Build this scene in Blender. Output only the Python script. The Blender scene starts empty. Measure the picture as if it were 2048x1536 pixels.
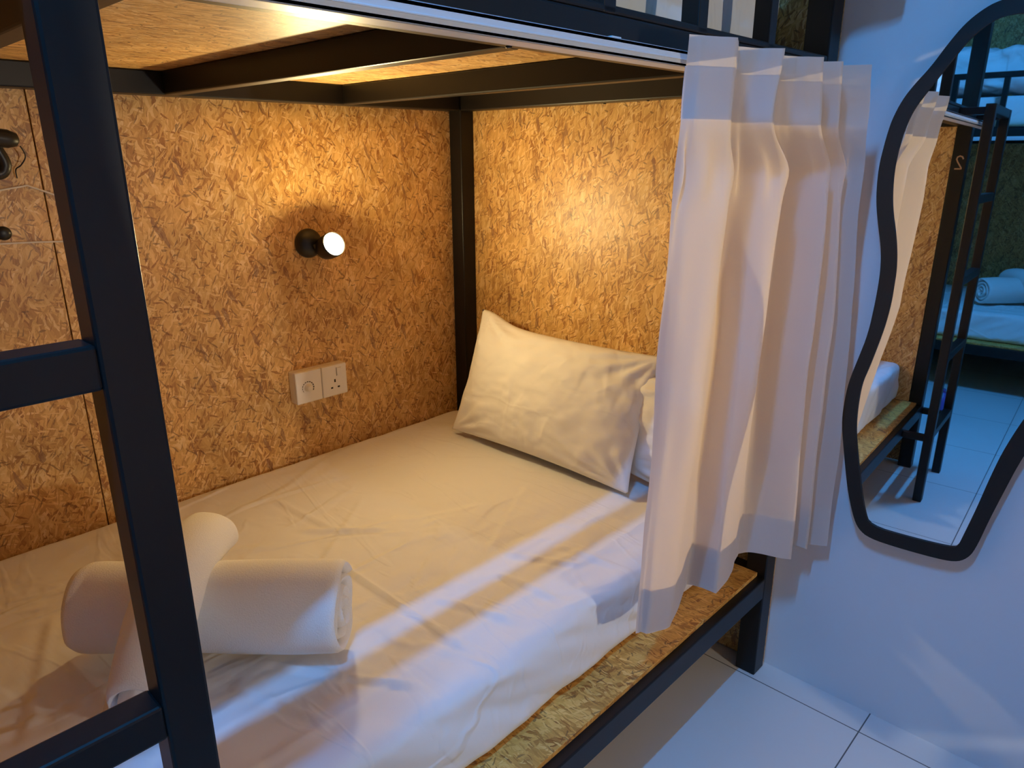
import bpy, bmesh, math, random
from mathutils import Vector, Matrix, noise
random.seed(7)
PI = math.pi
S = bpy.context.scene
C = S.collection

# ---------------------------------------------------------------- camera
cam_d = bpy.data.cameras.new('camera')
cam = bpy.data.objects.new('camera', cam_d); C.objects.link(cam)
yaw, pitch, roll = 0.7632, 0.30899, -0.00302
f_ = Vector((-math.sin(yaw)*math.cos(pitch), math.cos(yaw)*math.cos(pitch), -math.sin(pitch)))
r_ = Vector((math.cos(yaw), math.sin(yaw), 0)); u_ = r_.cross(f_)
rr = math.cos(roll)*r_ + math.sin(roll)*u_; uu = -math.sin(roll)*r_ + math.cos(roll)*u_
M = Matrix((rr, uu, -f_)).transposed().to_4x4(); M.translation = Vector((1.66491, -1.52892, 1.23201))
cam.matrix_world = M
cam_d.sensor_width = 36; cam_d.lens = 36*1437.04/2048; cam_d.clip_start = 0.02
S.camera = cam

# ---------------------------------------------------------------- world, exposure
w = bpy.data.worlds.new('world'); S.world = w; w.use_nodes = True
w.node_tree.nodes['Background'].inputs[0].default_value = (0.05, 0.09, 0.18, 1)
w.node_tree.nodes['Background'].inputs[1].default_value = 0.15
S.view_settings.view_transform = 'Standard'; S.view_settings.look = 'None'
S.view_settings.gamma = 1; S.view_settings.use_curve_mapping = False
S.view_settings.exposure = 0.0
BLUE = (0.05, 0.37, 1.0); BLUE_W = 1150.0         # ceiling tube (daylight) seen with a tungsten white balance
WARM = (1.0, 0.76, 0.36); WARM_S = 880.0           # reading lamp bulb

# ---------------------------------------------------------------- materials
def mat(name):
    m = bpy.data.materials.new(name); m.use_nodes = True
    nt = m.node_tree; return m, nt, nt.nodes['Principled BSDF']
def N(nt, t, **k):
    n = nt.nodes.new(t)
    for a, v in k.items(): setattr(n, a, v)
    return n
def noise_bump(nt, b, scale, strength, dist=0.002, detail=4, stretch=None):
    tc = N(nt, 'ShaderNodeTexCoord'); mp = N(nt, 'ShaderNodeMapping')
    if stretch: mp.inputs['Scale'].default_value = stretch
    no = N(nt, 'ShaderNodeTexNoise'); no.inputs['Scale'].default_value = scale; no.inputs['Detail'].default_value = detail
    bu = N(nt, 'ShaderNodeBump'); bu.inputs['Strength'].default_value = strength; bu.inputs['Distance'].default_value = dist
    nt.links.new(tc.outputs['Object'], mp.inputs[0]); nt.links.new(mp.outputs[0], no.inputs[0])
    nt.links.new(no.outputs[0], bu.inputs['Height']); nt.links.new(bu.outputs[0], b.inputs['Normal'])
    return no
def plain(name, col, rough=0.5, spec=0.5, metal=0.0, bump=None):
    m, nt, b = mat(name)
    b.inputs['Base Color'].default_value = (*col, 1); b.inputs['Roughness'].default_value = rough
    b.inputs['Specular IOR Level'].default_value = spec; b.inputs['Metallic'].default_value = metal
    if bump: noise_bump(nt, b, *bump)
    return m

def osb(name, main_angle=1.35, seed=0.0, tint=(1, 1, 1)):
    """oriented strand board: layers of rotated, stretched voronoi flakes laid over each other (uv in metres)"""
    m, nt, b = mat(name)
    L = nt.links.new
    uv = N(nt, 'ShaderNodeUVMap')
    dn = N(nt, 'ShaderNodeTexNoise'); dn.inputs['Scale'].default_value = 30; dn.inputs['Detail'].default_value = 4
    L(uv.outputs[0], dn.inputs[0])
    wob = N(nt, 'ShaderNodeVectorMath', operation='SCALE'); wob.inputs['Scale'].default_value = 0.016
    sub = N(nt, 'ShaderNodeVectorMath', operation='SUBTRACT'); sub.inputs[1].default_value = (.5, .5, .5)
    L(dn.outputs['Color'], sub.inputs[0]); L(sub.outputs[0], wob.inputs[0])
    add = N(nt, 'ShaderNodeVectorMath', operation='ADD'); L(uv.outputs[0], add.inputs[0]); L(wob.outputs[0], add.inputs[1])
    prev = None; hprev = None
    rnd = random.Random(int(seed*10)+3)
    specs = []
    for i, (ln, wd, sp_, thr) in enumerate([(.075, .016, .3, .5), (.060, .012, .7, .60), (.055, .009, .6, .62), (.045, .008, .9, .65), (.042, .0062, .5, .70),
                                           (.032, .0050, 1.2, .76), (.028, .0034, .8, .80), (.020, .0034, 1.5, .85), (.017, .0022, .9, .86)]):
        specs.append((main_angle + rnd.uniform(-1, 1)*sp_, ln, wd, thr))
    def layer(ang, ln, wd, i):
        mp = N(nt, 'ShaderNodeMapping', vector_type='TEXTURE')
        mp.inputs['Location'].default_value = (seed*3.1+i*1.7, seed*1.3+i*.9, 0)
        mp.inputs['Rotation'].default_value = (0, 0, ang); mp.inputs['Scale'].default_value = (ln, wd, 1)
        L(add.outputs[0], mp.inputs[0])
        vo = N(nt, 'ShaderNodeTexVoronoi', voronoi_dimensions='2D'); vo.inputs['Scale'].default_value = 1
        L(mp.outputs[0], vo.inputs['Vector'])
        sp = N(nt, 'ShaderNodeSeparateColor'); L(vo.outputs['Color'], sp.inputs[0])
        fb = N(nt, 'ShaderNodeTexNoise', noise_dimensions='2D'); fb.inputs['Scale'].default_value = 1.0; fb.inputs['Detail'].default_value = 3
        mp2 = N(nt, 'ShaderNodeMapping', vector_type='TEXTURE')
        mp2.inputs['Rotation'].default_value = (0, 0, ang); mp2.inputs['Scale'].default_value = (ln*.7, wd*.13, 1)
        L(add.outputs[0], mp2.inputs[0]); L(mp2.outputs[0], fb.inputs[0])
        return sp, fb, vo
    for i, (ang, ln, wd, thr) in enumerate(specs):
        sp, fb, vo = layer(ang, ln, wd, i)
        f2 = N(nt, 'ShaderNodeMath', operation='MULTIPLY_ADD'); L(fb.outputs[0], f2.inputs[0]); f2.inputs[1].default_value = .42; f2.inputs[2].default_value = -.21
        tone = N(nt, 'ShaderNodeMath', operation='ADD'); L(sp.outputs[0], tone.inputs[0]); L(f2.outputs[0], tone.inputs[1])
        if prev is None: prev, hprev = tone.outputs[0], sp.outputs[2]; continue
        # flakes end raggedly: the cell mask is broken by fibre noise
        ms = N(nt, 'ShaderNodeMath', operation='MULTIPLY_ADD'); L(fb.outputs[0], ms.inputs[0]); ms.inputs[1].default_value = .10; L(sp.outputs[1], ms.inputs[2])
        gt = N(nt, 'ShaderNodeMath', operation='GREATER_THAN'); gt.inputs[1].default_value = thr+.05; L(ms.outputs[0], gt.inputs[0])
        mx = N(nt, 'ShaderNodeMix', data_type='FLOAT'); L(gt.outputs[0], mx.inputs[0]); L(prev, mx.inputs[2]); L(tone.outputs[0], mx.inputs[3]); prev = mx.outputs[0]
        mh = N(nt, 'ShaderNodeMix', data_type='FLOAT'); L(gt.outputs[0], mh.inputs[0]); L(hprev, mh.inputs[2]); L(sp.outputs[2], mh.inputs[3]); hprev = mh.outputs[0]
    cr = N(nt, 'ShaderNodeValToRGB'); L(prev, cr.inputs[0])
    t = tint
    cols = [(0.0, (.34, .14, .040)), (.12, (.47, .235, .068)), (.35, (.62, .35, .110)), (.65, (.73, .44, .150)), (.88, (.80, .52, .21)), (1.0, (.86, .61, .30))]
    el = cr.color_ramp.elements
    el[0].position = 0; el[0].color = (*[a*q for a, q in zip(cols[0][1], t)], 1); el[1].position = 1; el[1].color = (*[a*q for a, q in zip(cols[-1][1], t)], 1)
    for p, c in cols[1:-1]:
        e = el.new(p); e.color = (*[a*q for a, q in zip(c, t)], 1)
    # dark bark slivers
    col = cr.outputs[0]
    for i, (ang, ln, wd, thr, dc) in enumerate([(main_angle+.5, .022, .0032, .984, (.17, .07, .025)), (main_angle-.7, .018, .0024, .980, (.16, .07, .03)),
                                                (main_angle+.1, .040, .0085, .982, (.24, .105, .055)), (main_angle+1.3, .012, .003, .985, (.14, .06, .025))]):
        sp, fb, vo = layer(ang, ln, wd, i+20)
        gt = N(nt, 'ShaderNodeMath', operation='GREATER_THAN'); gt.inputs[1].default_value = thr; L(sp.outputs[1], gt.inputs[0])
        sc = N(nt, 'ShaderNodeMath', operation='MULTIPLY'); L(gt.outputs[0], sc.inputs[0]); L(fb.outputs[0], sc.inputs[1])
        s2 = N(nt, 'ShaderNodeMath', operation='MULTIPLY', use_clamp=True); L(sc.outputs[0], s2.inputs[0]); s2.inputs[1].default_value = 1.25
        mx = N(nt, 'ShaderNodeMix', data_type='RGBA'); L(s2.outputs[0], mx.inputs[0]); L(col, mx.inputs[6]); mx.inputs[7].default_value = (*dc, 1); col = mx.outputs[2]
    # slow tonal drift across the board
    big = N(nt, 'ShaderNodeTexNoise'); big.inputs['Scale'].default_value = 9; big.inputs['Detail'].default_value = 2; L(uv.outputs[0], big.inputs[0])
    mr = N(nt, 'ShaderNodeMapRange'); mr.inputs[1].default_value = .3; mr.inputs[2].default_value = .7; mr.inputs[3].default_value = .84; mr.inputs[4].default_value = 1.12; L(big.outputs[0], mr.inputs[0])
    vm = N(nt, 'ShaderNodeVectorMath', operation='SCALE'); L(col, vm.inputs[0]); L(mr.outputs[0], vm.inputs['Scale'])
    L(vm.outputs[0], b.inputs['Base Color'])
    b.inputs['Roughness'].default_value = .42; b.inputs['Specular IOR Level'].default_value = .45
    bu = N(nt, 'ShaderNodeBump'); bu.inputs['Strength'].default_value = .5; bu.inputs['Distance'].default_value = .0009
    L(hprev, bu.inputs['Height']); L(bu.outputs[0], b.inputs['Normal'])
    return m

def cloth(name, col, transl=0.0, weave=900, bump=.15, crease=None, rough=.85):
    m, nt, b = mat(name)
    b.inputs['Base Color'].default_value = (*col, 1); b.inputs['Roughness'].default_value = rough
    b.inputs['Specular IOR Level'].default_value = .2
    tc = N(nt, 'ShaderNodeTexCoord')
    no = N(nt, 'ShaderNodeTexNoise'); no.inputs['Scale'].default_value = weave; no.inputs['Detail'].default_value = 2
    nt.links.new(tc.outputs['Object'], no.inputs[0])
    bu = N(nt, 'ShaderNodeBump'); bu.inputs['Strength'].default_value = bump; bu.inputs['Distance'].default_value = .0008
    nt.links.new(no.outputs[0], bu.inputs['Height'])
    last = bu
    if crease:
        for k, (st, rot, sc, stg, dist) in enumerate(crease):
            mp = N(nt, 'ShaderNodeMapping'); mp.inputs['Scale'].default_value = st; mp.inputs['Rotation'].default_value = rot
            mp.inputs['Location'].default_value = (k*3.1, k*1.7, 0)
            n2 = N(nt, 'ShaderNodeTexNoise'); n2.inputs['Scale'].default_value = sc; n2.inputs['Detail'].default_value = 3; n2.inputs['Distortion'].default_value = .6
            nt.links.new(tc.outputs['Object'], mp.inputs[0]); nt.links.new(mp.outputs[0], n2.inputs[0])
            # ridged: thin creases where the noise crosses its middle
            a = N(nt, 'ShaderNodeMath', operation='SUBTRACT'); a.inputs[1].default_value = .5; nt.links.new(n2.outputs[0], a.inputs[0])
            ab = N(nt, 'ShaderNodeMath', operation='ABSOLUTE'); nt.links.new(a.outputs[0], ab.inputs[0])
            mr = N(nt, 'ShaderNodeMapRange'); mr.inputs[1].default_value = 0; mr.inputs[2].default_value = .05; mr.inputs[3].default_value = 1; mr.inputs[4].default_value = 0
            mr.interpolation_type = 'SMOOTHSTEP'; nt.links.new(ab.outputs[0], mr.inputs[0])
            b2 = N(nt, 'ShaderNodeBump'); b2.inputs['Strength'].default_value = stg; b2.inputs['Distance'].default_value = dist
            nt.links.new(mr.outputs[0], b2.inputs['Height']); nt.links.new(last.outputs[0], b2.inputs['Normal']); last = b2
    nt.links.new(last.outputs[0], b.inputs['Normal'])
    if transl > 0:
        tr = N(nt, 'ShaderNodeBsdfTranslucent'); tr.inputs[0].default_value = (*col, 1)
        mx = N(nt, 'ShaderNodeMixShader'); mx.inputs[0].default_value = transl
        out = nt.nodes['Material Output']
        nt.links.new(b.outputs[0], mx.inputs[1]); nt.links.new(tr.outputs[0], mx.inputs[2]); nt.links.new(mx.outputs[0], out.inputs[0])
    return m

M_osb_side = osb('strand_board_side', 1.80, 0.0)
M_osb_head = osb('strand_board_head', 1.50, 2.0)
M_osb_deck = osb('strand_board_deck', 1.57, 4.0)
M_osb_base = osb('strand_board_base', .7, 6.0, (1.08, .92, .58))  # golden tint puts warm lamplight into the base board's colour
M_osb_foot = osb('strand_board_foot', 1.40, 8.0)
M_black = plain('black_paint', (.009, .0080, .0075), .40, .32, bump=(60, .10, .0006))
M_white_metal = plain('white_track', (.62, .63, .64), .38, .5)
M_sheet = cloth('sheet', (.82, .80, .78), crease=[((1.5, .5, 1), (0, 0, .9), 2.2, .55, .005), ((1, .7, 1), (0, 0, -.5), 3.4, .45, .004), ((.6, 2.0, 1), (0, 0, .25), 4.0, .30, .003)])
M_pillow = cloth('pillowcase', (.82, .79, .75), crease=[((1, .6, 1), (0, 0, .5), 4, .3, .004), ((.7, 1.3, 1), (0, 0, -.8), 5, .22, .003)])
M_towel = cloth('terry', (.82, .79, .75), weave=420, bump=.9, rough=.95)
M_curtain = cloth('curtain_cloth', (.78, .71, .68), transl=.56, weave=700, bump=.1, crease=[((1, 1, .35), (0, 0, 0), 3, .12, .002)])
M_hem = cloth('doubled_hem', (.70, .67, .67), transl=.10)
M_tape = cloth('heading_tape', (.70, .66, .67), transl=.10, weave=300, bump=.2)
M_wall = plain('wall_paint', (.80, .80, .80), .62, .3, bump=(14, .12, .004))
M_wall2 = plain('far_wall_paint', (.45, .45, .45), .7, .3)  # white walls and ceiling greyed in colour to cut bounced light
M_plastic = plain('white_plastic', (.80, .76, .70), .3, .5)
M_grey_plastic = plain('grey_print', (.10, .09, .08), .5, .3)
M_hole = plain('socket_hole', (.015, .012, .01), .6, .2)
M_lamp_black = plain('lamp_black', (.010, .010, .011), .38, .5)
M_mirror_frame = plain('mirror_frame', (.016, .012, .010), .55, .35, bump=(40, .2, .001))
M_digit = plain('wooden_digit', (.62, .36, .19), .5, .4)
M_cord = plain('white_cord', (.75, .68, .58), .5, .4)
M_chrome = plain('steel_screw', (.08, .075, .07), .3, .5, 1.0)
M_blueplastic = plain('blue_plastic', (.10, .08, .35), .4, .5)
m, nt, b = mat('mirror_glass'); b.inputs['Base Color'].default_value = (.86, .90, .92, 1); b.inputs['Metallic'].default_value = 1; b.inputs['Roughness'].default_value = .012; M_glass = m
def emit(name, col, s):
    m, nt, b = mat(name); b.inputs['Base Color'].default_value = (.8, .8, .8, 1)
    b.inputs['Emission Color'].default_value = (*col, 1); b.inputs['Emission Strength'].default_value = s
    return m
M_bulb = emit('bulb', WARM, WARM_S)
M_bulb2 = emit('whiter_bulb', (1.0, .92, .76), 1500.0)
M_tube = emit('ceiling_tube', BLUE, BLUE_W)

def tiles():
    m, nt, b = mat('floor_tiles'); L = nt.links.new
    tc = N(nt, 'ShaderNodeTexCoord'); mp = N(nt, 'ShaderNodeMapping'); mp.inputs['Location'].default_value = (-1.329, .06, 0)
    L(tc.outputs['Object'], mp.inputs[0])
    sx = N(nt, 'ShaderNodeSeparateXYZ'); L(mp.outputs[0], sx.inputs[0])
    ms = []
    for k, per in ((0, .6), (1, .51)):
        d = N(nt, 'ShaderNodeMath', operation='PINGPONG'); d.inputs[1].default_value = per/2; L(sx.outputs[k], d.inputs[0])
        lt = N(nt, 'ShaderNodeMath', operation='LESS_THAN'); lt.inputs[1].default_value = .0014; L(d.outputs[0], lt.inputs[0]); ms.append(lt)
    mx = N(nt, 'ShaderNodeMath', operation='MAXIMUM'); L(ms[0].outputs[0], mx.inputs[0]); L(ms[1].outputs[0], mx.inputs[1])
    no = N(nt, 'ShaderNodeTexNoise'); no.inputs['Scale'].default_value = 3; L(tc.outputs['Object'], no.inputs[0])
    cr = N(nt, 'ShaderNodeMix', data_type='RGBA'); L(no.outputs[0], cr.inputs[0]); cr.inputs[6].default_value = (.70, .70, .69, 1); cr.inputs[7].default_value = (.78, .78, .77, 1)
    c2 = N(nt, 'ShaderNodeMix', data_type='RGBA'); L(mx.outputs[0], c2.inputs[0]); L(cr.outputs[2], c2.inputs[6]); c2.inputs[7].default_value = (.12, .12, .12, 1)
    L(c2.outputs[2], b.inputs['Base Color']); b.inputs['Roughness'].default_value = .33; b.inputs['Specular IOR Level'].default_value = .45
    bu = N(nt, 'ShaderNodeBump', invert=True); bu.inputs['Strength'].default_value = .6; bu.inputs['Distance'].default_value = .001
    L(mx.outputs[0], bu.inputs['Height']); L(bu.outputs[0], b.inputs['Normal'])
    return m
M_tiles = tiles()

# ---------------------------------------------------------------- mesh helpers
def uvbox(bm, off=(0, 0)):
    uv = bm.loops.layers.uv.verify()
    for f in bm.faces:
        n = f.normal; ax = max(range(3), key=lambda i: abs(n[i]))
        for l in f.loops:
            c = l.vert.co
            a = (c.y, c.z) if ax == 0 else (c.x, c.z) if ax == 1 else (c.x, c.y)
            l[uv].uv = (a[0]+off[0], a[1]+off[1])
def obj(name, bm, m, parent=None, smooth=False, off=(0, 0)):
    bm.normal_update(); uvbox(bm, off)
    me = bpy.data.meshes.new(name); bm.to_mesh(me); bm.free()
    me.materials.append(m)
    if smooth: me.polygons.foreach_set('use_smooth', [True]*len(me.polygons))
    o = bpy.data.objects.new(name, me); C.objects.link(o)
    if parent: o.parent = parent
    return o
def bx(bm, lo, hi, bev=0.0, seg=2):
    t = bmesh.new(); bmesh.ops.create_cube(t, size=1)
    for v in t.verts: v.co = Vector([lo[i]+(v.co[i]+.5)*(hi[i]-lo[i]) for i in range(3)])
    if bev: bmesh.ops.bevel(t, geom=t.edges[:], offset=bev, segments=seg, affect='EDGES', profile=.5)
    merge(bm, t); return bm
def merge(bm, t, mtx=None):
    if mtx is not None: bmesh.ops.transform(t, matrix=mtx, verts=t.verts)
    me = bpy.data.meshes.new('tmp'); t.to_mesh(me); t.free(); bm.from_mesh(me); bpy.data.meshes.remove(me)
def box(name, lo, hi, m, parent=None, bev=0.0, off=(0, 0)):
    return obj(name, bx(bmesh.new(), lo, hi, bev), m, parent, off=off)
def cyl(bm, p0, p1, r0, r1=None, seg=32, bev=0.0):
    r1 = r0 if r1 is None else r1
    d = Vector(p1)-Vector(p0); t = bmesh.new()
    bmesh.ops.create_cone(t, cap_ends=True, segments=seg, radius1=r0, radius2=r1, depth=d.length)
    if bev:
        es = [e for e in t.edges if len(e.link_faces) == 2 and any(len(f.verts) > 4 for f in e.link_faces)]
        bmesh.ops.bevel(t, geom=es, offset=bev, segments=3, affect='EDGES', profile=.5)
    q = d.to_track_quat('Z', 'Y').to_matrix().to_4x4(); q.translation = (Vector(p0)+Vector(p1))/2
    merge(bm, t, q); return bm
def lathe(bm, prof, p0, axis, seg=36):
    """prof = [(distance along axis, radius)]"""
    q = Vector(axis).to_track_quat('Z', 'Y').to_matrix().to_4x4(); q.translation = Vector(p0)
    t = bmesh.new(); rings = []
    for h, r in prof:
        rings.append([t.verts.new((r*math.cos(2*PI*k/seg), r*math.sin(2*PI*k/seg), h)) for k in range(seg)])
    for a, b in zip(rings, rings[1:]):
        for k in range(seg): t.faces.new((a[k], a[(k+1) % seg], b[(k+1) % seg], b[k]))
    t.faces.new(rings[0][::-1]); t.faces.new(rings[-1])
    bmesh.ops.recalc_face_normals(t, faces=t.faces); merge(bm, t, q); return bm
def cr_spline(pts, n):
    out = []; P = [Vector(p) for p in pts]
    for i in range(len(P)-1):
        a = P[max(i-1, 0)]; b = P[i]; c = P[i+1]; d = P[min(i+2, len(P)-1)]
        for k in range(n):
            t = k/n
            out.append(.5*((2*b)+(c-a)*t+(2*a-5*b+4*c-d)*t*t+(3*b-a-3*c+d)*t**3))
    out.append(P[-1]); return out
def tube(bm, pts, r, seg=10):
    P = [Vector(p) for p in pts]; rings = []; up = Vector((.3, .2, 1)).normalized()
    for i, p in enumerate(P):
        d = (P[min(i+1, len(P)-1)]-P[max(i-1, 0)]).normalized()
        s = d.cross(up)
        if s.length < .05: s = d.cross(Vector((1, 0, 0)))
        s.normalize(); u = s.cross(d)
        rings.append([bm.verts.new(p+s*r*math.cos(2*PI*k/seg)+u*r*math.sin(2*PI*k/seg)) for k in range(seg)])
    for a, b in zip(rings, rings[1:]):
        for k in range(seg): bm.faces.new((a[k], a[(k+1) % seg], b[(k+1) % seg], b[k]))
    bm.faces.new(rings[0][::-1]); bm.faces.new(rings[-1]); return bm
def tag(o, label, cat, group=None, kind=None):
    if label: o['label'] = label
    if cat: o['category'] = cat
    if group: o['group'] = group
    if kind: o['kind'] = kind
    return o
def thing(name, label, cat, loc=(0, 0, 0), rz=0, group=None):
    o = bpy.data.objects.new(name, None); C.objects.link(o); o.location = loc; o.rotation_euler = (0, 0, rz)
    o.empty_display_size = .05
    return tag(o, label, cat, group)
def copy_tree(o, parent=None):
    c = o.copy(); C.objects.link(c)
    if parent: c.parent = parent
    for ch in [x for x in bpy.data.objects if x.parent == o]: copy_tree(ch, c)
    return c
def fbm(p, sc, oct=3):
    v = 0; a = 1
    for _ in range(oct):
        v += a*noise.noise(Vector(p)*sc); sc *= 2; a *= .5
    return v
def sstep(a, b, x):
    t = min(1, max(0, (x-a)/(b-a))); return t*t*(3-2*t)

# ---------------------------------------------------------------- room shell
H = 2.5
def struct(o): o['kind'] = 'structure'; return o
XL, XR, YB, YW = -.06, 3.19, -4.35, .016
struct(box('floor', (XL, YB, -.05), (XR, YW, 0), M_tiles))
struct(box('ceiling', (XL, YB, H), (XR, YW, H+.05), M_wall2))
struct(box('wall_head', (XL-.1, YW, -.05), (XR+.1, YW+.1, H+.05), M_wall))
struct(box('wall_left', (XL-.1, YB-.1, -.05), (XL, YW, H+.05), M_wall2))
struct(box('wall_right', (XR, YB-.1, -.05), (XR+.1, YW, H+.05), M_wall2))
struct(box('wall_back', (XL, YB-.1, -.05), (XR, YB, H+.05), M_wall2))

# ceiling tube lamp above the aisle (lights everything outside the bunk)
t = thing('ceiling_light', 'white tube light fixed to the ceiling above the aisle', 'light', (1.478, -1.77, H))
obj('housing', bx(bmesh.new(), (-.028, -.46, -.028), (.028, .46, 0), .003), M_white_metal, t)
tb = bmesh.new(); cyl(tb, (0, -.17, -.042), (0, .17, -.042), .013, seg=24, bev=.003); obj('tube', tb, M_tube, t, True)

# ---------------------------------------------------------------- bunk bed
W, LEN, T, ZR, ZT = 1.076, 1.74, .05, 1.351, 1.397
TOP = 2.42
def make_bunk():
    r = thing('bunk_bed', 'black steel bunk bed with strand board panels along the left wall', 'bed', (0, 0, 0))
    bv = .003
    def tb(name, lo, hi): return obj(name, bx(bmesh.new(), lo, hi, bv), M_black, r)
    for x in (0, W-T):
        for y in (-T, -LEN): tb('post', (x, y, 0), (x+T, y+T, TOP))
    # lower frame, upper frame, canopy frame
    for z0, z1 in ((.222, .275), (ZR, ZT), (TOP-.05, TOP)):
        for x in (0, W-T): tb('side_rail', (x, -LEN+T, z0), (x+T, -T, z1))
        for y in (-T, -LEN): tb('end_rail', (T, y, z0), (W-T, y+T, z1))
    for k in range(3):
        y = -.442-.432*k
        tb('crossbeam', (T, y, ZR), (W-T, y+.030, ZT-.0006))
        tb('crossbeam', (T, y, .225), (W-T, y+.030, .2744))
    # boards
    obj('side_panel', bx(bmesh.new(), (-.012, -1.109, .20), (0, 0, 1.391), .0008), M_osb_side, r)
    obj('side_panel', bx(bmesh.new(), (-.012, -LEN, .20), (0, -1.1115, 1.391), .0008), M_osb_side, r, off=(3.3, 1.1))
    obj('side_panel', bx(bmesh.new(), (-.012, -LEN, 1.397), (0, 0, 2.38), .0008), M_osb_side, r, off=(5.3, 2.1))
    obj('head_panel', bx(bmesh.new(), (0, 0, .005), (W-.004, .012, 1.391), .0008), M_osb_head, r)
    obj('head_panel', bx(bmesh.new(), (0, 0, 1.397), (W-.004, .012, 2.38), .0008), M_osb_head, r, off=(4, 2))
    obj('foot_panel', bx(bmesh.new(), (.0, -LEN-.012, .005), (W-.004, -LEN, 1.391), .0008), M_osb_foot, r)
    obj('foot_liner', bx(bmesh.new(), (T, -LEN+.040, .286), (W-T, -LEN+.052, ZR), .0008), M_osb_foot, r, off=(1, 3))
    obj('base_board', bx(bmesh.new(), (.004, -LEN+.053, .2753), (W-.020, -T-.001, .2853), .0008), M_osb_base, r)
    obj('upper_deck', bx(bmesh.new(), (.004, -LEN+.004, ZT), (W-.031, -.004, ZT+.0105), .0008), M_osb_deck, r)
    tb('deck_edge_strip', (W-.0305, -LEN+T, ZT), (W, -T, ZT+.0105))
    # guard rail with upright bars on the open side of the upper bunk
    g = tb('guard_rail', (W-.030, -1.198, 1.640), (W, -T, 1.668))
    for k in range(5):
        y = -.513-.224*(k-1)
        obj('guard_bar', bx(bmesh.new(), (W-.030, y-.013, ZT), (W, y+.013, 1.6405), .002), M_black, g)
    # white curtain track held a little off the rail by small clips
    tr = bmesh.new()
    y0, y1 = -LEN+T+.01, -.004
    bx(tr, (1.108, y0, 1.338), (1.137, y1, 1.3425), .001); bx(tr, (1.108, y0, 1.352), (1.137, y1, 1.357), .001)
    bx(tr, (1.133, y0, 1.338), (1.137, y1, 1.357), .001); bx(tr, (1.108, y0, 1.338), (1.1115, y1, 1.357), .001)
    bx(tr, (1.1365, y0, 1.3455), (1.1385, y1, 1.3475), .0005)
    ct = obj('curtain_track', tr, M_white_metal, r)
    for y in (-1.60, -.795, -.15): obj('track_clip', bx(bmesh.new(), (W-.002, y-.009, 1.3572), (1.130, y+.009, 1.3602), .0008), M_white_metal, ct)
    # screws through the head rail and the beam
    for x, y, z in ((.53, -.012, ZR), (.93, -.022, ZR), (.66, -.020, ZR), (.97, -.008, ZR), (1.035, -.874, ZR)):
        s = bmesh.new(); lathe(s, [(0, .004), (.0015, .0038), (.0022, .002)], (x, y, z), (0, 0, -1), 16); obj('screw', s, M_chrome, r, True)
    # wooden digit on the foot post
    d = bmesh.new(); yd = -LEN+T
    px = [(.0, .036), (.004, .043), (.012, .0455), (.019, .042), (.021, .034), (.016, .024), (.009, .014), (.002, .003), (.002, .0), (.022, .0)]
    P = [Vector((1.064-x*1.0, yd+.0012, 1.202+z)) for x, z in px]
    for a, b2 in zip(P, P[1:]):
        dd = (b2-a).normalized(); s = dd.cross(Vector((0, 1, 0)))*.0021; e = dd*.0015
        vs = []
        for yo in (-.0012, .0022):
            vs.append([d.verts.new(q+Vector((0, yo, 0))) for q in (a-e-s, a-e+s, b2+e+s, b2+e-s)])
        d.faces.new(vs[0]); d.faces.new(vs[1][::-1])
        for k in range(4): d.faces.new((vs[0][k], vs[1][k], vs[1][(k+1) % 4], vs[0][(k+1) % 4]))
    bmesh.ops.recalc_face_normals(d, faces=d.faces)
    tag(obj('bed_number', d, M_digit, r), 'light wooden figure 2 on the foot post', None)
    return r
bunk = make_bunk()

# ladder standing in front of the foot half
lad = thing('bunk_ladder', 'black steel ladder standing in front of the near bunk', 'ladder', (0, 0, 0))
LX0, LX1 = 1.150, 1.180
for y in (-1.395, -1.742): obj('side_rail', bx(bmesh.new(), (LX0, y, 0), (LX1, y+.034, 1.405), .0025), M_black, lad)
for z in (1.375, 1.090, .815, .540, .250):
    obj('rung', bx(bmesh.new(), (LX0+.001, -1.709, z), (LX1-.001, -1.3945, z+.030), .0025), M_black, lad)
for y in (-1.395, -1.742):
    obj('bracket', bx(bmesh.new(), (W+.0005, y+.003, 1.372), (LX0+.0005, y+.027, 1.396), .002), M_black, lad)
    obj('bracket', bx(bmesh.new(), (W+.0005, y+.003, .236), (LX0+.0005, y+.027, .260), .002), M_black, lad)

# ---------------------------------------------------------------- mattress with sheet
def rounded_box(lo, hi, step, rad, disp):
    """dense box surface, corners rounded by rad, each vertex moved by disp(p, n)"""
    bm = bmesh.new(); n = [max(2, int((hi[i]-lo[i])/step)) for i in range(3)]
    cache = {}
    def V(i, j, k):
        if (i, j, k) not in cache:
            p = Vector([lo[a]+(hi[a]-lo[a])*(i, j, k)[a]/n[a] for a in range(3)])
            q = Vector([min(max(p[a], lo[a]+rad), hi[a]-rad) for a in range(3)])
            d = p-q
            if d.length > 1e-9:
                nn = d.normalized(); p = q+nn*rad
            else: nn = Vector((0, 0, 1))
            cache[i, j, k] = bm.verts.new(p+disp(p, nn))
        return cache[i, j, k]
    for a in range(3):
        b_, c_ = (a+1) % 3, (a+2) % 3
        for side in (0, n[a]):
            for i in range(n[b_]):
                for j in range(n[c_]):
                    q = []
                    for di, dj in ((0, 0), (1, 0), (1, 1), (0, 1)):
                        t = [0, 0, 0]; t[a] = side; t[b_] = i+di; t[c_] = j+dj; q.append(V(*t))
                    bm.faces.new(q if side else q[::-1])
    bmesh.ops.recalc_face_normals(bm, faces=bm.faces); return bm
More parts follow.
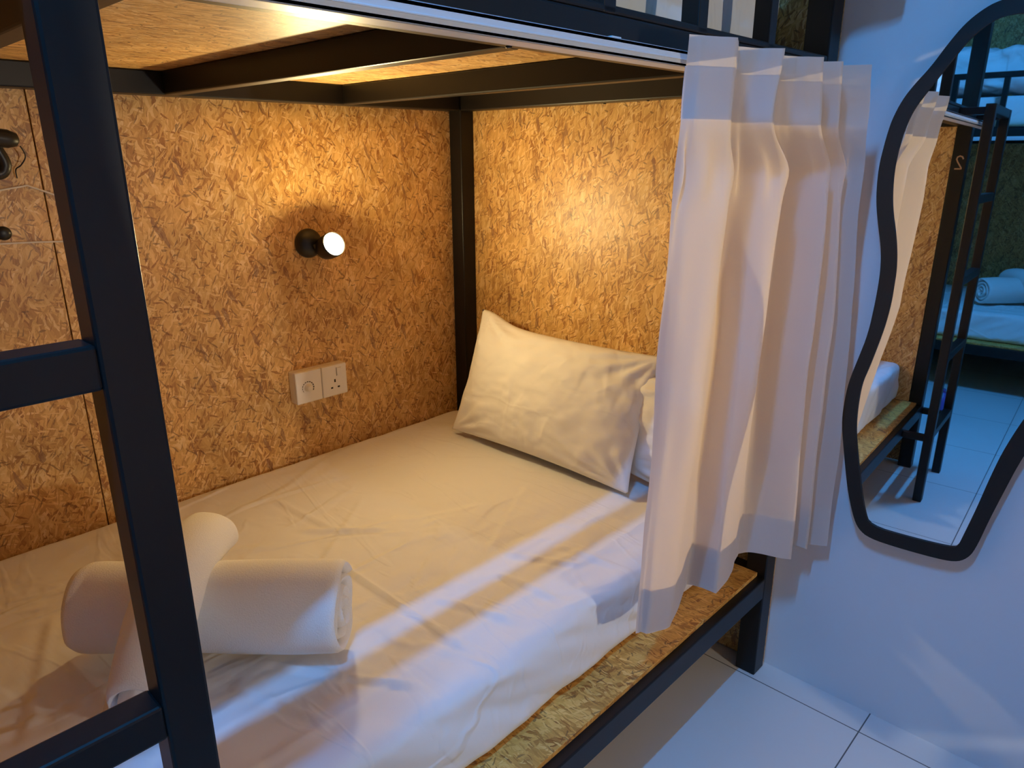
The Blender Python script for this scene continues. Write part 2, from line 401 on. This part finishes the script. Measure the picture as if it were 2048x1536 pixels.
def ridge(x, y, ax, ay, bx_, by, wd, h):
    """a pressed fold running from a to b"""
    dx, dy = bx_-ax, by-ay; L2 = dx*dx+dy*dy; t = ((x-ax)*dx+(y-ay)*dy)/L2
    tt = min(1, max(0, t)); px, py = ax+dx*tt, ay+dy*tt
    d = math.hypot(x-px, y-py); s = ((x-ax)*dy-(y-ay)*dx)/math.sqrt(L2)
    fade = sstep(0, .15, t)*(1-sstep(.85, 1, t)) if 0 < t < 1 else 0
    h *= 1.5
    return h*fade*math.exp(-(d/wd)**2) - .5*h*fade*math.exp(-((s-wd*1.3)/(wd*1.2))**2)*(1 if d < wd*5 else 0)
FOLDS = [(.50, -.853, .94, -.858, .006, .004), (.30, -.62, .62, -1.02, .005, .0022), (.18, -.80, .42, -.78, .008, .003),
         (.35, -.84, .50, -.70, .009, .004), (.62, -.56, .40, -.86, .005, .0022), (.68, -1.12, .93, -.96, .006, .0035),
         (.70, -1.17, .90, -1.10, .006, .0035), (.15, -.95, .22, -.35, .007, .002), (.55, -.30, .72, -.62, .006, .0018),
         (.74, -.60, .90, -.52, .008, .003), (.78, -.66, .95, -.64, .008, .0035), (.80, -.50, .95, -.47, .007, .003), (.76, -.80, .93, -.74, .008, .003),
         (.30, -1.30, .62, -1.42, .01, .004), (.10, -1.12, .40, -1.20, .01, .0025), (.35, -.45, .66, -.47, .006, .0015)]
def mattress_disp(p, n):
    x, y, z = p
    top = max(0, n.z); side = max(0, n.x)
    d = .0030*fbm((x*1.0, y*.8, z), 4.5)*top + .0020*fbm((x+y, x-y, z), 11)*top
    # border seam of the mattress cover
    d += top*(.0034*math.exp(-((x-.885)/.0045)**2) - .0035*sstep(.88, .93, x)) + top*.0022*math.exp(-((x-.035)/.004)**2)
    if top > .3:
        for F in FOLDS: d += ridge(x, y, *F)*top
    s = 0
    if side > .05:
        h = (z-.285)/.16
        s = side*(.009*fbm((y*2.0+z*3.0, z*1.2, .3), 3.2) + .010*abs(noise.noise(Vector((y*6+z*16, z*3, 1.7)))) + .012*(1-h)*max(0, .6+noise.noise(Vector((y*3, 0, 4)))))
    return Vector((s, 0, d))
bm = rounded_box((.003, -1.682, .2868), (.978, -.056, .447), .0075, .027, mattress_disp)
mattress = tag(obj('mattress', bm, M_sheet, None, True), 'white sheeted mattress on the lower bunk under the pillows and towels', 'mattress')
bm = rounded_box((.012, -1.68, .0), (.985, -.06, .15), .02, .03, lambda p, n: Vector((max(0, n.x)*.006*fbm(p, 5), 0, n.z*.004*fbm(p, 4))))
um = tag(obj('mattress', bm, M_sheet, None, True), 'white mattress on the upper bunk behind the guard bars', 'mattress'); um.location = (0, 0, ZT+.0125)

# ---------------------------------------------------------------- pillows
def pillow_mesh(w, h, th, seed, horn=0.0):
    bm = bmesh.new(); n, m_ = 84, 60; top = {}; bot = {}
    for i in range(n+1):
        for j in range(m_+1):
            u, v = i/n*2-1, j/m_*2-1
            pin = 1-.055*(1-abs(u)**2)*abs(v)**3; pin2 = 1-.05*(1-abs(v)**2)*abs(u)**3
            x = u*w/2*pin2; y = v*h/2*pin
            if horn and v > 0 and u < 0: y += horn*math.exp(-((u+.93)/.28)**2)*v**2
            t = th/2*(max(0, 1-abs(u)**2.6)**.62)*(max(0, 1-abs(v)**2.6)**.62)
            wr = .006*fbm((u*1.5+seed, v*1.2, 0), 2.2)+.004*abs(noise.noise(Vector((u*4+v*2+seed, v*5-u, 2))))
            # tension wrinkles running in from the corners
            for cu, cv in ((1, 1), (1, -1), (-1, 1), (-1, -1)):
                dx, dy = u-cu, v-cv; rd = math.hypot(dx, dy); an = math.atan2(dy, dx)
                wr += .0045*math.sin(an*15+seed)*math.exp(-((rd-.35)/.3)**2)
            edge = min(1, t/(th*.18))
            top[i, j] = bm.verts.new((x, y, t+wr*edge+.0012))
            bot[i, j] = top[i, j] if i in (0, n) or j in (0, m_) else bm.verts.new((x, y, -t*.9-.0012))
    for i in range(n):
        for j in range(m_):
            bm.faces.new((top[i, j], top[i+1, j], top[i+1, j+1], top[i, j+1]))
            bm.faces.new((bot[i, j], bot[i, j+1], bot[i+1, j+1], bot[i+1, j]))
    return bm
def place_frame(o, origin, ex, ey):
    ex = Vector(ex).normalized(); ey = Vector(ey); ey = (ey-ex*ey.dot(ex)).normalized(); ez = ex.cross(ey)
    M = Matrix((ex, ey, ez)).transposed().to_4x4(); M.translation = Vector(origin); o.matrix_world = M
def pillow(label, bl, br, tl, th, seed, horn=0, group='pillows on the lower bunk'):
    bl, br, tl = Vector(bl), Vector(br), Vector(tl)
    o = obj('pillow', pillow_mesh((br-bl).length, (tl-bl).length, th, seed, horn), M_pillow, None, True)
    place_frame(o, bl+(br-bl)/2+(tl-bl)/2, br-bl, tl-bl)
    return tag(o, label, 'pillow', group)
p1 = pillow('plump white pillow leaning on the head board, its front side fully in view', (.165, -.222, .462), (.790, -.222, .462), (.175, -.098, .775), .125, 1.3, .028)
p2 = pillow('white pillow standing behind the front pillow, half hidden by the curtain', (.330, -.060, .462), (.965, -.165, .462), (.330, -.045, .735), .070, 5.1)

# ---------------------------------------------------------------- rolled towels
def towel_mesh(L, R, turns, seed, flat=1.0, taper=0.0, bend=0.0, phase=.4):
    """a length of terry rolled into a loose spiral; axis along +x"""
    bm = bmesh.new(); th = R/(turns+.35)*.93; nt_, nx = 150, 46
    def prof(s):          # s 0..1 along the spiral, outside -> inside
        ang = s*turns*2*PI; r = R-(R-th*.5)*s*.97
        return ang, r
    outer = {}; inner = {}
    for i in range(nt_+1):
        s = i/nt_; ang, r = prof(s)
        for j in range(nx+1):
            u = j/nx
            e = abs(u*2-1)
            rnd = math.sqrt(max(0, 1-max(0, (e-.93)/.07)**2))
            loose = 1+.10*noise.noise(Vector((ang*.8, u*2, seed)))+.07*noise.noise(Vector((ang*2.1, u*5, seed+3)))*s
            rr = r*loose*(1-taper*u)
            x = (u-.5)*(L-.012*s*math.cos(ang*.5+seed)) + .006*noise.noise(Vector((ang, seed, u)))
            a = ang+phase
            for D, off in ((outer, 0), (inner, -th*(.35+.52*rnd))):
                q = rr+off if D is inner else rr-th*.25*(1-rnd)
                D[i, j] = bm.verts.new((x, q*math.cos(a), q*math.sin(a)*flat+bend*(1-(2*u-1)**2)))
    for i in range(nt_):
        for j in range(nx):
            bm.faces.new((outer[i, j], outer[i+1, j], outer[i+1, j+1], outer[i, j+1]))
            bm.faces.new((inner[i, j], inner[i, j+1], inner[i+1, j+1], inner[i+1, j]))
        bm.faces.new((outer[i, 0], inner[i, 0], inner[i+1, 0], outer[i+1, 0]))
        bm.faces.new((outer[i, nx], outer[i+1, nx], inner[i+1, nx], inner[i, nx]))
    for j in range(nx):
        bm.faces.new((outer[0, j], outer[0, j+1], inner[0, j+1], inner[0, j]))
        bm.faces.new((outer[nt_, j], inner[nt_, j], inner[nt_, j+1], outer[nt_, j+1]))
    bmesh.ops.recalc_face_normals(bm, faces=bm.faces)
    return bm
def towel(label, a, b2, R, turns, seed, flat=1.0, taper=0.0, phase=.4, bend=0.0, group='rolled towels on the lower bunk'):
    a, b2 = Vector(a), Vector(b2); o = obj('rolled_towel', towel_mesh((b2-a).length, R, turns, seed, flat, taper, bend, phase), M_towel, None, True)
    ex = (b2-a).normalized(); up = Vector((0, 0, 1)); ey = up.cross(ex).normalized()
    place_frame(o, (a+b2)/2, ex, ey)
    return tag(o, label, 'towel', group)
t1 = towel('thick rolled white towel lying on the sheet with its spiral end facing the pillow', (.466, -1.284, .527), (.770, -.990, .527), .080, 3.6, 1.0)
t2 = towel('narrower rolled white towel laid across the thick rolled towel', (.474, -1.072, .592), (.738, -1.305, .510), .060, 2.6, 4.0, .90, -.02, phase=3.6, bend=.050)

# ---------------------------------------------------------------- curtain
CURT = {
1.372: [(1.150, -.672), (1.158, -.648), (1.180, -.604), (1.143, -.53), (1.155, -.492), (1.182, -.467), (1.144, -.40), (1.155, -.365), (1.184, -.332), (1.148, -.285), (1.184, -.254), (1.155, -.205), (1.2, -.175)],
1.283: [(1.135, -.655), (1.150, -.645), (1.172, -.590), (1.125, -.50), (1.14, -.486), (1.172, -.464), (1.125, -.36), (1.14, -.334), (1.177, -.3), (1.135, -.245), (1.177, -.226), (1.145, -.17), (1.197, -.145)],
1.20: [(1.125, -.647), (1.14, -.632), (1.165, -.568), (1.09, -.437), (1.12, -.413), (1.160, -.376), (1.085, -.235), (1.115, -.225), (1.170, -.215), (1.11, -.16), (1.17, -.150), (1.135, -.12), (1.19, -.11)],
.86: [(1.095, -.612), (1.12, -.609), (1.155, -.573), (1.07, -.391), (1.13, -.412), (1.155, -.383), (1.07, -.207), (1.115, -.205), (1.17, -.198), (1.105, -.14), (1.18, -.128), (1.13, -.09), (1.2, -.08)],
.405: [(1.066, -.582), (1.078, -.570), (1.092, -.512), (1.052, -.382), (1.108, -.37), (1.09, -.263), (1.07, -.202), (1.111, -.168), (1.158, -.131), (1.115, -.095), (1.17, -.082), (1.135, -.055), (1.2, -.04)]}
ZS = sorted(CURT, reverse=True)
def curt_row(z):
    if z >= ZS[0]: return CURT[ZS[0]]
    if z <= ZS[-1]: return CURT[ZS[-1]]
    for a, b2 in zip(ZS, ZS[1:]):
        if a >= z >= b2:
            t = (a-z)/(a-b2); t = t*t*(3-2*t) if a > 1.1 else t
            return [(p[0]*(1-t)+q[0]*t, p[1]*(1-t)+q[1]*t) for p, q in zip(CURT[a], CURT[b2])]
def curtain_sheet(z0, z1, inset=0.0, dz=0.0, n=9, push=0.0):
    rows = max(3, int((z1-z0)/.011)); bm = bmesh.new(); g = []
    for j in range(rows+1):
        z = z1-(z1-z0)*j/rows
        R = curt_row(z)
        P = cr_spline([(a, b2, 0) for a, b2 in R], n)
        # pinched heads are sharp, the fall below is soft
        sharp = sstep(1.12, 1.26, z)
        row = []
        for i, p in enumerate(P):
            k = min(i//n, len(R)-2); t = (i-k*n)/n
            lin = Vector((R[k][0]*(1-t)+R[k+1][0]*t, R[k][1]*(1-t)+R[k+1][1]*t, 0))
            q = p.lerp(lin, min(1, .55*sharp+.45+.4*sstep(.75, .5, z)))
            nz = .004*(1-sstep(1.15,1.3,z))*noise.noise(Vector((i*.09, z*3.5, 1)))*(1-sharp) + .003*noise.noise(Vector((i*.25, z*7, 5)))
            pinch = math.exp(-((z-1.205)/.035)**2)*.008*math.sin(i/n*PI*2)
            zz = z + .006*math.sin(i/n*2.1+.5)*sstep(.6, .45, z)
            
            row.append(Vector((q.x+nz+pinch, min(q.y, -.012), zz)))
        out = []
        for i, p in enumerate(row):
            d = row[min(i+1, len(row)-1)]-row[max(i-1, 0)]; nn = Vector((-d.y, d.x, 0)); nn = nn.normalized() if nn.length > 1e-9 else Vector((-1, 0, 0))
            out.append(bm.verts.new(p+nn*inset+Vector((push, 0, 0))))
        g.append(out)
    for a, b2 in zip(g, g[1:]):
        for i in range(len(a)-1): bm.faces.new((a[i], b2[i], b2[i+1], a[i+1]))
    bmesh.ops.recalc_face_normals(bm, faces=bm.faces); return bm
cur = thing('bunk_curtain', 'cream pleated curtain bunched at the wall end of the lower bunk', 'curtain', (0, 0, 0))
obj('curtain_panel', curtain_sheet(.405, 1.373), M_curtain, cur, True)
obj('heading_tape', curtain_sheet(1.275, 1.338, .0018), M_tape, cur, True)
obj('hem', curtain_sheet(.407, .505, .0022), M_hem, cur, True)
uc = copy_tree(cur); uc.location = (.045, 0, 1.150)
tag(uc, 'cream pleated curtain hanging on the upper bunk above the picture edge', 'curtain')

# ---------------------------------------------------------------- reading lamp
lp = thing('reading_lamp', 'small black reading lamp shining on the strand board above the sockets', 'lamp', (0, -.545, 1.018))
b1 = bmesh.new(); lathe(b1, [(0, .036), (.004, .037), (.012, .036), (.021, .030), (.028, .019), (.031, .008)], (0, 0, 0), (1, 0, 0)); obj('wall_base', b1, M_lamp_black, lp, True)
ax = Vector((.90, .0, .34)).normalized()
fc = Vector((.085, .026, .003))     # centre of the bulb face, from the base
b2m = bmesh.new(); lathe(b2m, [(-.062, .012), (-.060, .020), (-.050, .027), (-.034, .0305), (-.008, .0315), (0, .0300), (-.008, .0270)], fc, ax); obj('lamp_head', b2m, M_lamp_black, lp, True)
b3 = bmesh.new(); tube(b3, cr_spline([(.018, 0, 0), (.040, .006, -.012), tuple(fc-ax*.045)], 6), .006); obj('lamp_arm', b3, M_lamp_black, lp, True)
b4 = bmesh.new(); lathe(b4, [(-.004, .0266), (.001, .0255), (.006, .021), (.0095, .013), (.0108, .005)], fc, ax); obj('bulb', b4, M_bulb, lp, True)

# ---------------------------------------------------------------- dimmer and socket
so = thing('wall_socket', 'white surface box with dimmer knob and three pin socket below the lamp', 'socket', (0, -.5575, .6515))
SY, SZ = .0775, .043
obj('back_box', bx(bmesh.new(), (0, -SY, -SZ), (.026, SY, SZ), .003), M_plastic, so)
dp = obj('dimmer_plate', bx(bmesh.new(), (.0262, -SY, -SZ), (.035, -.0008, SZ), .003, 3), M_plastic, so)
k = bmesh.new(); lathe(k, [(0, .0105), (.002, .0105), (.0035, .0085), (.011, .0080), (.013, .0068)], (.035, -.043, -.002), (1, 0, 0), 28); obj('dimmer_knob', k, M_plastic, dp, True)
for q in range(11):   # printed scale growing round the knob
    a = math.radians(205-q*23); r0 = .0165; hw = .0006+.00013*q
    s = bmesh.new(); c = Vector((.0350, -.043+r0*math.cos(a), -.002+r0*math.sin(a))); tn = Vector((0, -math.sin(a), math.cos(a))); rd = Vector((0, math.cos(a), math.sin(a)))
    vs = [s.verts.new(c+Vector((dx, 0, 0))+tn*i*.0024+rd*j*hw) for dx in (-.0002, .0003) for i, j in ((-1, -1), (1, -1), (1, 1), (-1, 1))]
    s.faces.new(vs[:4][::-1]); s.faces.new(vs[4:])
    for i in range(4): s.faces.new((vs[i], vs[(i+1) % 4], vs[(i+1) % 4+4], vs[i+4]))
    bmesh.ops.recalc_face_normals(s, faces=s.faces); obj('scale_mark', s, M_grey_plastic, dp)
sp_ = obj('socket_plate', bx(bmesh.new(), (.0262, .0008, -SZ), (.035, SY, SZ), .003, 3), M_plastic, so)
obj('switch_rocker', bx(bmesh.new(), (.0345, .046, .012), (.0375, .060, .034), .0012), M_plastic, sp_)
obj('switch_gap', bx(bmesh.new(), (.0346, .0448, .011), (.0352, .0458, .035), .0), M_grey_plastic, sp_)
for nm, y, z, a, b_ in (('earth_hole', .039, -.001, .0022, .0042), ('pin_hole', .0285, -.0195, .0033, .0021), ('pin_hole', .0495, -.0195, .0033, .0021)):
    obj(nm, bx(bmesh.new(), (.0346, y-a, z-b_), (.0353, y+a, z+b_), .0), M_hole, sp_)

# ---------------------------------------------------------------- black hanger and cords at the left end of the side board
hg = thing('cord_hanger', 'black plastic hanger with thin white cords at the left edge of the side board', 'hanger', (0, -1.188, 1.238))
h = bmesh.new(); lathe(h, [(0, .022), (.012, .024), (.022, .020), (.026, .010)], (0, -.012, .018), (1, 0, 0)); obj('wall_mount', h, M_lamp_black, hg, True)
h = bmesh.new(); lathe(h, [(-.048, .006), (-.044, .013), (-.02, .0165), (.03, .0165), (.044, .012), (.048, .004)], (.030, -.002, .028), (0, 1, -.12)); obj('clip_arm', h, M_lamp_black, hg, True)
h = bmesh.new(); tube(h, cr_spline([(.02, -.020, .008), (.02, -.022, -.020), (.018, -.012, -.036), (.018, .010, -.036), (.02, .018, -.018), (.02, .008, .012)], 8), .0105, 12); obj('clip_loop', h, M_lamp_black, hg, True)
h = bmesh.new(); tube(h, cr_spline([(.034, .045, .012), (.026, .052, -.006), (.018, .044, -.022), (.010, .036, -.030), (.006, .036, -.046)], 8), .0012, 8); obj('thin_cable', h, M_lamp_black, hg, True)
h = bmesh.new(); lathe(h, [(0, .013), (.006, .013), (.010, .006)], (0, -.004, -.146), (1, 0, 0)); obj('lower_clip', h, M_lamp_black, hg, True)
for pts in ([(.006, -.07, -.080), (.004, .036, -.062), (.004, .060, -.064), (.003, .150, -.106)],
            [(.004, -.07, -.164), (.004, .030, -.166), (.004, .120, -.171), (.003, .155, -.173)]):
    h = bmesh.new(); tube(h, cr_spline(pts, 8), .0020, 8); obj('cord', h, M_cord, hg, True)

# ---------------------------------------------------------------- wavy mirror
OUT = [(1.333, 1.472), (1.311, 1.46), (1.29, 1.442), (1.27, 1.414), (1.248, 1.377), (1.226, 1.35), (1.21, 1.325), (1.198, 1.293), (1.193, 1.266), (1.19, 1.242), (1.187, 1.211), (1.188, 1.175), (1.192, 1.14), (1.2, 1.105), (1.211, 1.064), (1.216, 1.033), (1.218, .999), (1.217, .952), (1.213, .889), (1.202, .837), (1.19, .784), (1.187, .731), (1.189, .689), (1.202, .627), (1.218, .555), (1.238, .494), (1.253, .467), (1.277, .454), (1.333, .453), (1.399, .456), (1.436, .461), (1.454, .476), (1.464, .5), (1.473, .556), (1.485, .616), (1.504, .708), (1.535, .80), (1.575, .88), (1.605, .97), (1.615, 1.06), (1.60, 1.15), (1.57, 1.24), (1.545, 1.33), (1.505, 1.42), (1.45, 1.47), (1.39, 1.483)]
INN = [(1.373, 1.449), (1.353, 1.449), (1.335, 1.445), (1.316, 1.432), (1.299, 1.415), (1.285, 1.394), (1.267, 1.366), (1.25, 1.339), (1.232, 1.31), (1.223, 1.283), (1.219, 1.262), (1.215, 1.231), (1.214, 1.198), (1.217, 1.159), (1.223, 1.125), (1.233, 1.09), (1.241, 1.052), (1.245, 1.016), (1.245, .988), (1.245, .953), (1.24, .903), (1.23, .85), (1.224, .82), (1.215, .784), (1.214, .733), (1.217, .686), (1.228, .634), (1.241, .579), (1.259, .512), (1.273, .482), (1.35, .483), (1.427, .489), (1.435, .497), (1.439, .517), (1.452, .586), (1.463, .658), (1.475, .719), (1.500, .80), (1.540, .88), (1.572, .97), (1.583, 1.06), (1.568, 1.14), (1.540, 1.23), (1.515, 1.32), (1.48, 1.40), (1.435, 1.44)]
MC = (1.3, .9)
def smooth_loop(P, it=2):
    for _ in range(it):
        Q = []
        for i in range(len(P)):
            a, b2 = P[i], P[(i+1) % len(P)]
            Q += [(a[0]*.75+b2[0]*.25, a[1]*.75+b2[1]*.25), (a[0]*.25+b2[0]*.75, a[1]*.25+b2[1]*.75)]
        P = Q
    return P
OL, IL = smooth_loop(OUT), smooth_loop(INN)
mi = thing('wavy_mirror', 'tall wavy outlined wall mirror with black frame beside the curtain', 'mirror', (MC[0], -.020, MC[1]))
def plate(loops, y0, y1, bev=0):
    bm = bmesh.new(); es = []
    for Lp in loops:
        vs = [bm.verts.new((x-MC[0], y1, z-MC[1])) for x, z in Lp]
        es += [bm.edges.new((vs[i], vs[(i+1) % len(vs)])) for i in range(len(vs))]
    bmesh.ops.triangle_fill(bm, edges=es, use_beauty=True)
    fs = bm.faces[:]
    r = bmesh.ops.extrude_face_region(bm, geom=fs)
    for v in [e for e in r['geom'] if isinstance(e, bmesh.types.BMVert)]: v.co.y = y0
    bmesh.ops.recalc_face_normals(bm, faces=bm.faces)
    return bm
fr = obj('mirror_frame', plate([OL, IL], -.004, .018), M_mirror_frame, mi)
cx = sum(p[0] for p in IL)/len(IL); cz = sum(p[1] for p in IL)/len(IL)
gl = obj('mirror_glass', plate([[((x-cx)*1.012+cx, (z-cz)*1.008+cz) for x, z in IL]], 0, .006), M_glass, mi)
# the mirror hangs very slightly askew from the wall
mi.rotation_euler = (math.radians(-.4357), 0, math.radians(1.963))

# ---------------------------------------------------------------- the bunk across the end of the room (seen in the mirror)
far = copy_tree(bunk); far.location = (.02, -3.05-W, 0); far.rotation_euler = (0, 0, PI/2)
tag(far, 'black bunk bed across the far end of the room, reflected in the mirror', 'bed')
def far_copy(o, label, dloc=(0, 0, 0)):
    c = o.copy(); C.objects.link(c)
    R = Matrix.Translation((.02, -3.05-W, 0)) @ Matrix.Rotation(PI/2, 4, 'Z')
    c.matrix_world = Matrix.Translation(dloc) @ R @ o.matrix_world
    c['label'] = label; return c
for o in (mattress, um, p1, t1, t2): o.matrix_world = o.matrix_basis
bpy.context.view_layer.update()
far_copy(mattress, 'white sheeted lower mattress of the far bunk in the mirror')
far_copy(um, 'white upper mattress of the far bunk in the mirror')
far_copy(t1, 'rolled towel lying on the far lower mattress, seen in the mirror')['group'] = 'rolled towels on the far bunk'
far_copy(t2, 'towel roll laid across the other one on the far bunk, seen in the mirror')['group'] = 'rolled towels on the far bunk'

def duvet(label, lo, hi, seed):
    def dsp(p, n):
        f = fbm((p.x*1.2+seed, p.y*1.2, p.z*2), 4, 4)
        g = abs(noise.noise(Vector((p.x*9+seed, p.y*9, p.z*14))))
        return n*(.035*f-.03*g)+Vector((0, 0, .02*noise.noise(Vector((p.x*4, p.y*4, seed))) if n.z > .3 else 0))
    o = obj('folded_duvet', rounded_box(lo, hi, .012, .05, dsp), M_sheet, None, True)
    return tag(o, label, 'duvet', 'duvets on the upper bunks')
duvet('crumpled white duvet folded on the upper bunk behind the guard bars', (.50, -1.02, 1.585), (.93, -.30, 1.71), 1.0)
duvet('puffy white duvet folded on the far upper bunk, seen in the mirror', (.55, -3.62, 1.585), (1.10, -3.17, 1.80), 6.0)

# ---------------------------------------------------------------- the bunk on the other side of the aisle (outside the picture; its reading lamp lights the floor)
FX = 3.13
def flip(o, label, dy=0, sy=1):
    c = copy_tree(o); c.location = (FX-o.location.x, o.location.y*sy+dy, o.location.z); c.scale = (-1, sy, 1); c['label'] = label; return c
flip(bunk, 'black bunk bed on the other side of the aisle facing the first bunk')
flip(mattress, 'white sheeted lower mattress of the bunk across the aisle')
flip(um, 'white upper mattress of the bunk across the aisle')
fl = flip(lp, 'small black reading lamp in the bunk across the aisle', -.075)
for ch in [x for x in bpy.data.objects if x.parent == fl and x.name.startswith('bulb')]:
    ch.data = ch.data.copy(); ch.data.materials[0] = M_bulb2
flip(cur, 'cream curtain gathered at the wall end of the bunk across the aisle', 0, .47)
flip(cur, 'cream curtain gathered at the foot end of the bunk across the aisle', -.90, 1.35)

# small blue bag standing on the floor by the far bunk (seen past the ladder in the mirror)
bg = bmesh.new(); lathe(bg, [(0, .045), (.01, .055), (.05, .058), (.09, .05), (.115, .03), (.125, .012), (.135, .02)], (0, 0, 0), (0, 0, 1), 24)
for v in bg.verts: v.co.x *= .7; v.co += Vector((noise.noise(v.co*30), noise.noise(v.co*30+Vector((9, 0, 0))), 0))*.008
bag = tag(obj('plastic_bag', bg, M_blueplastic, None, True), 'small blue plastic bag on the floor behind the ladder in the mirror', 'bag'); bag.location = (1.03, -2.55, 0)
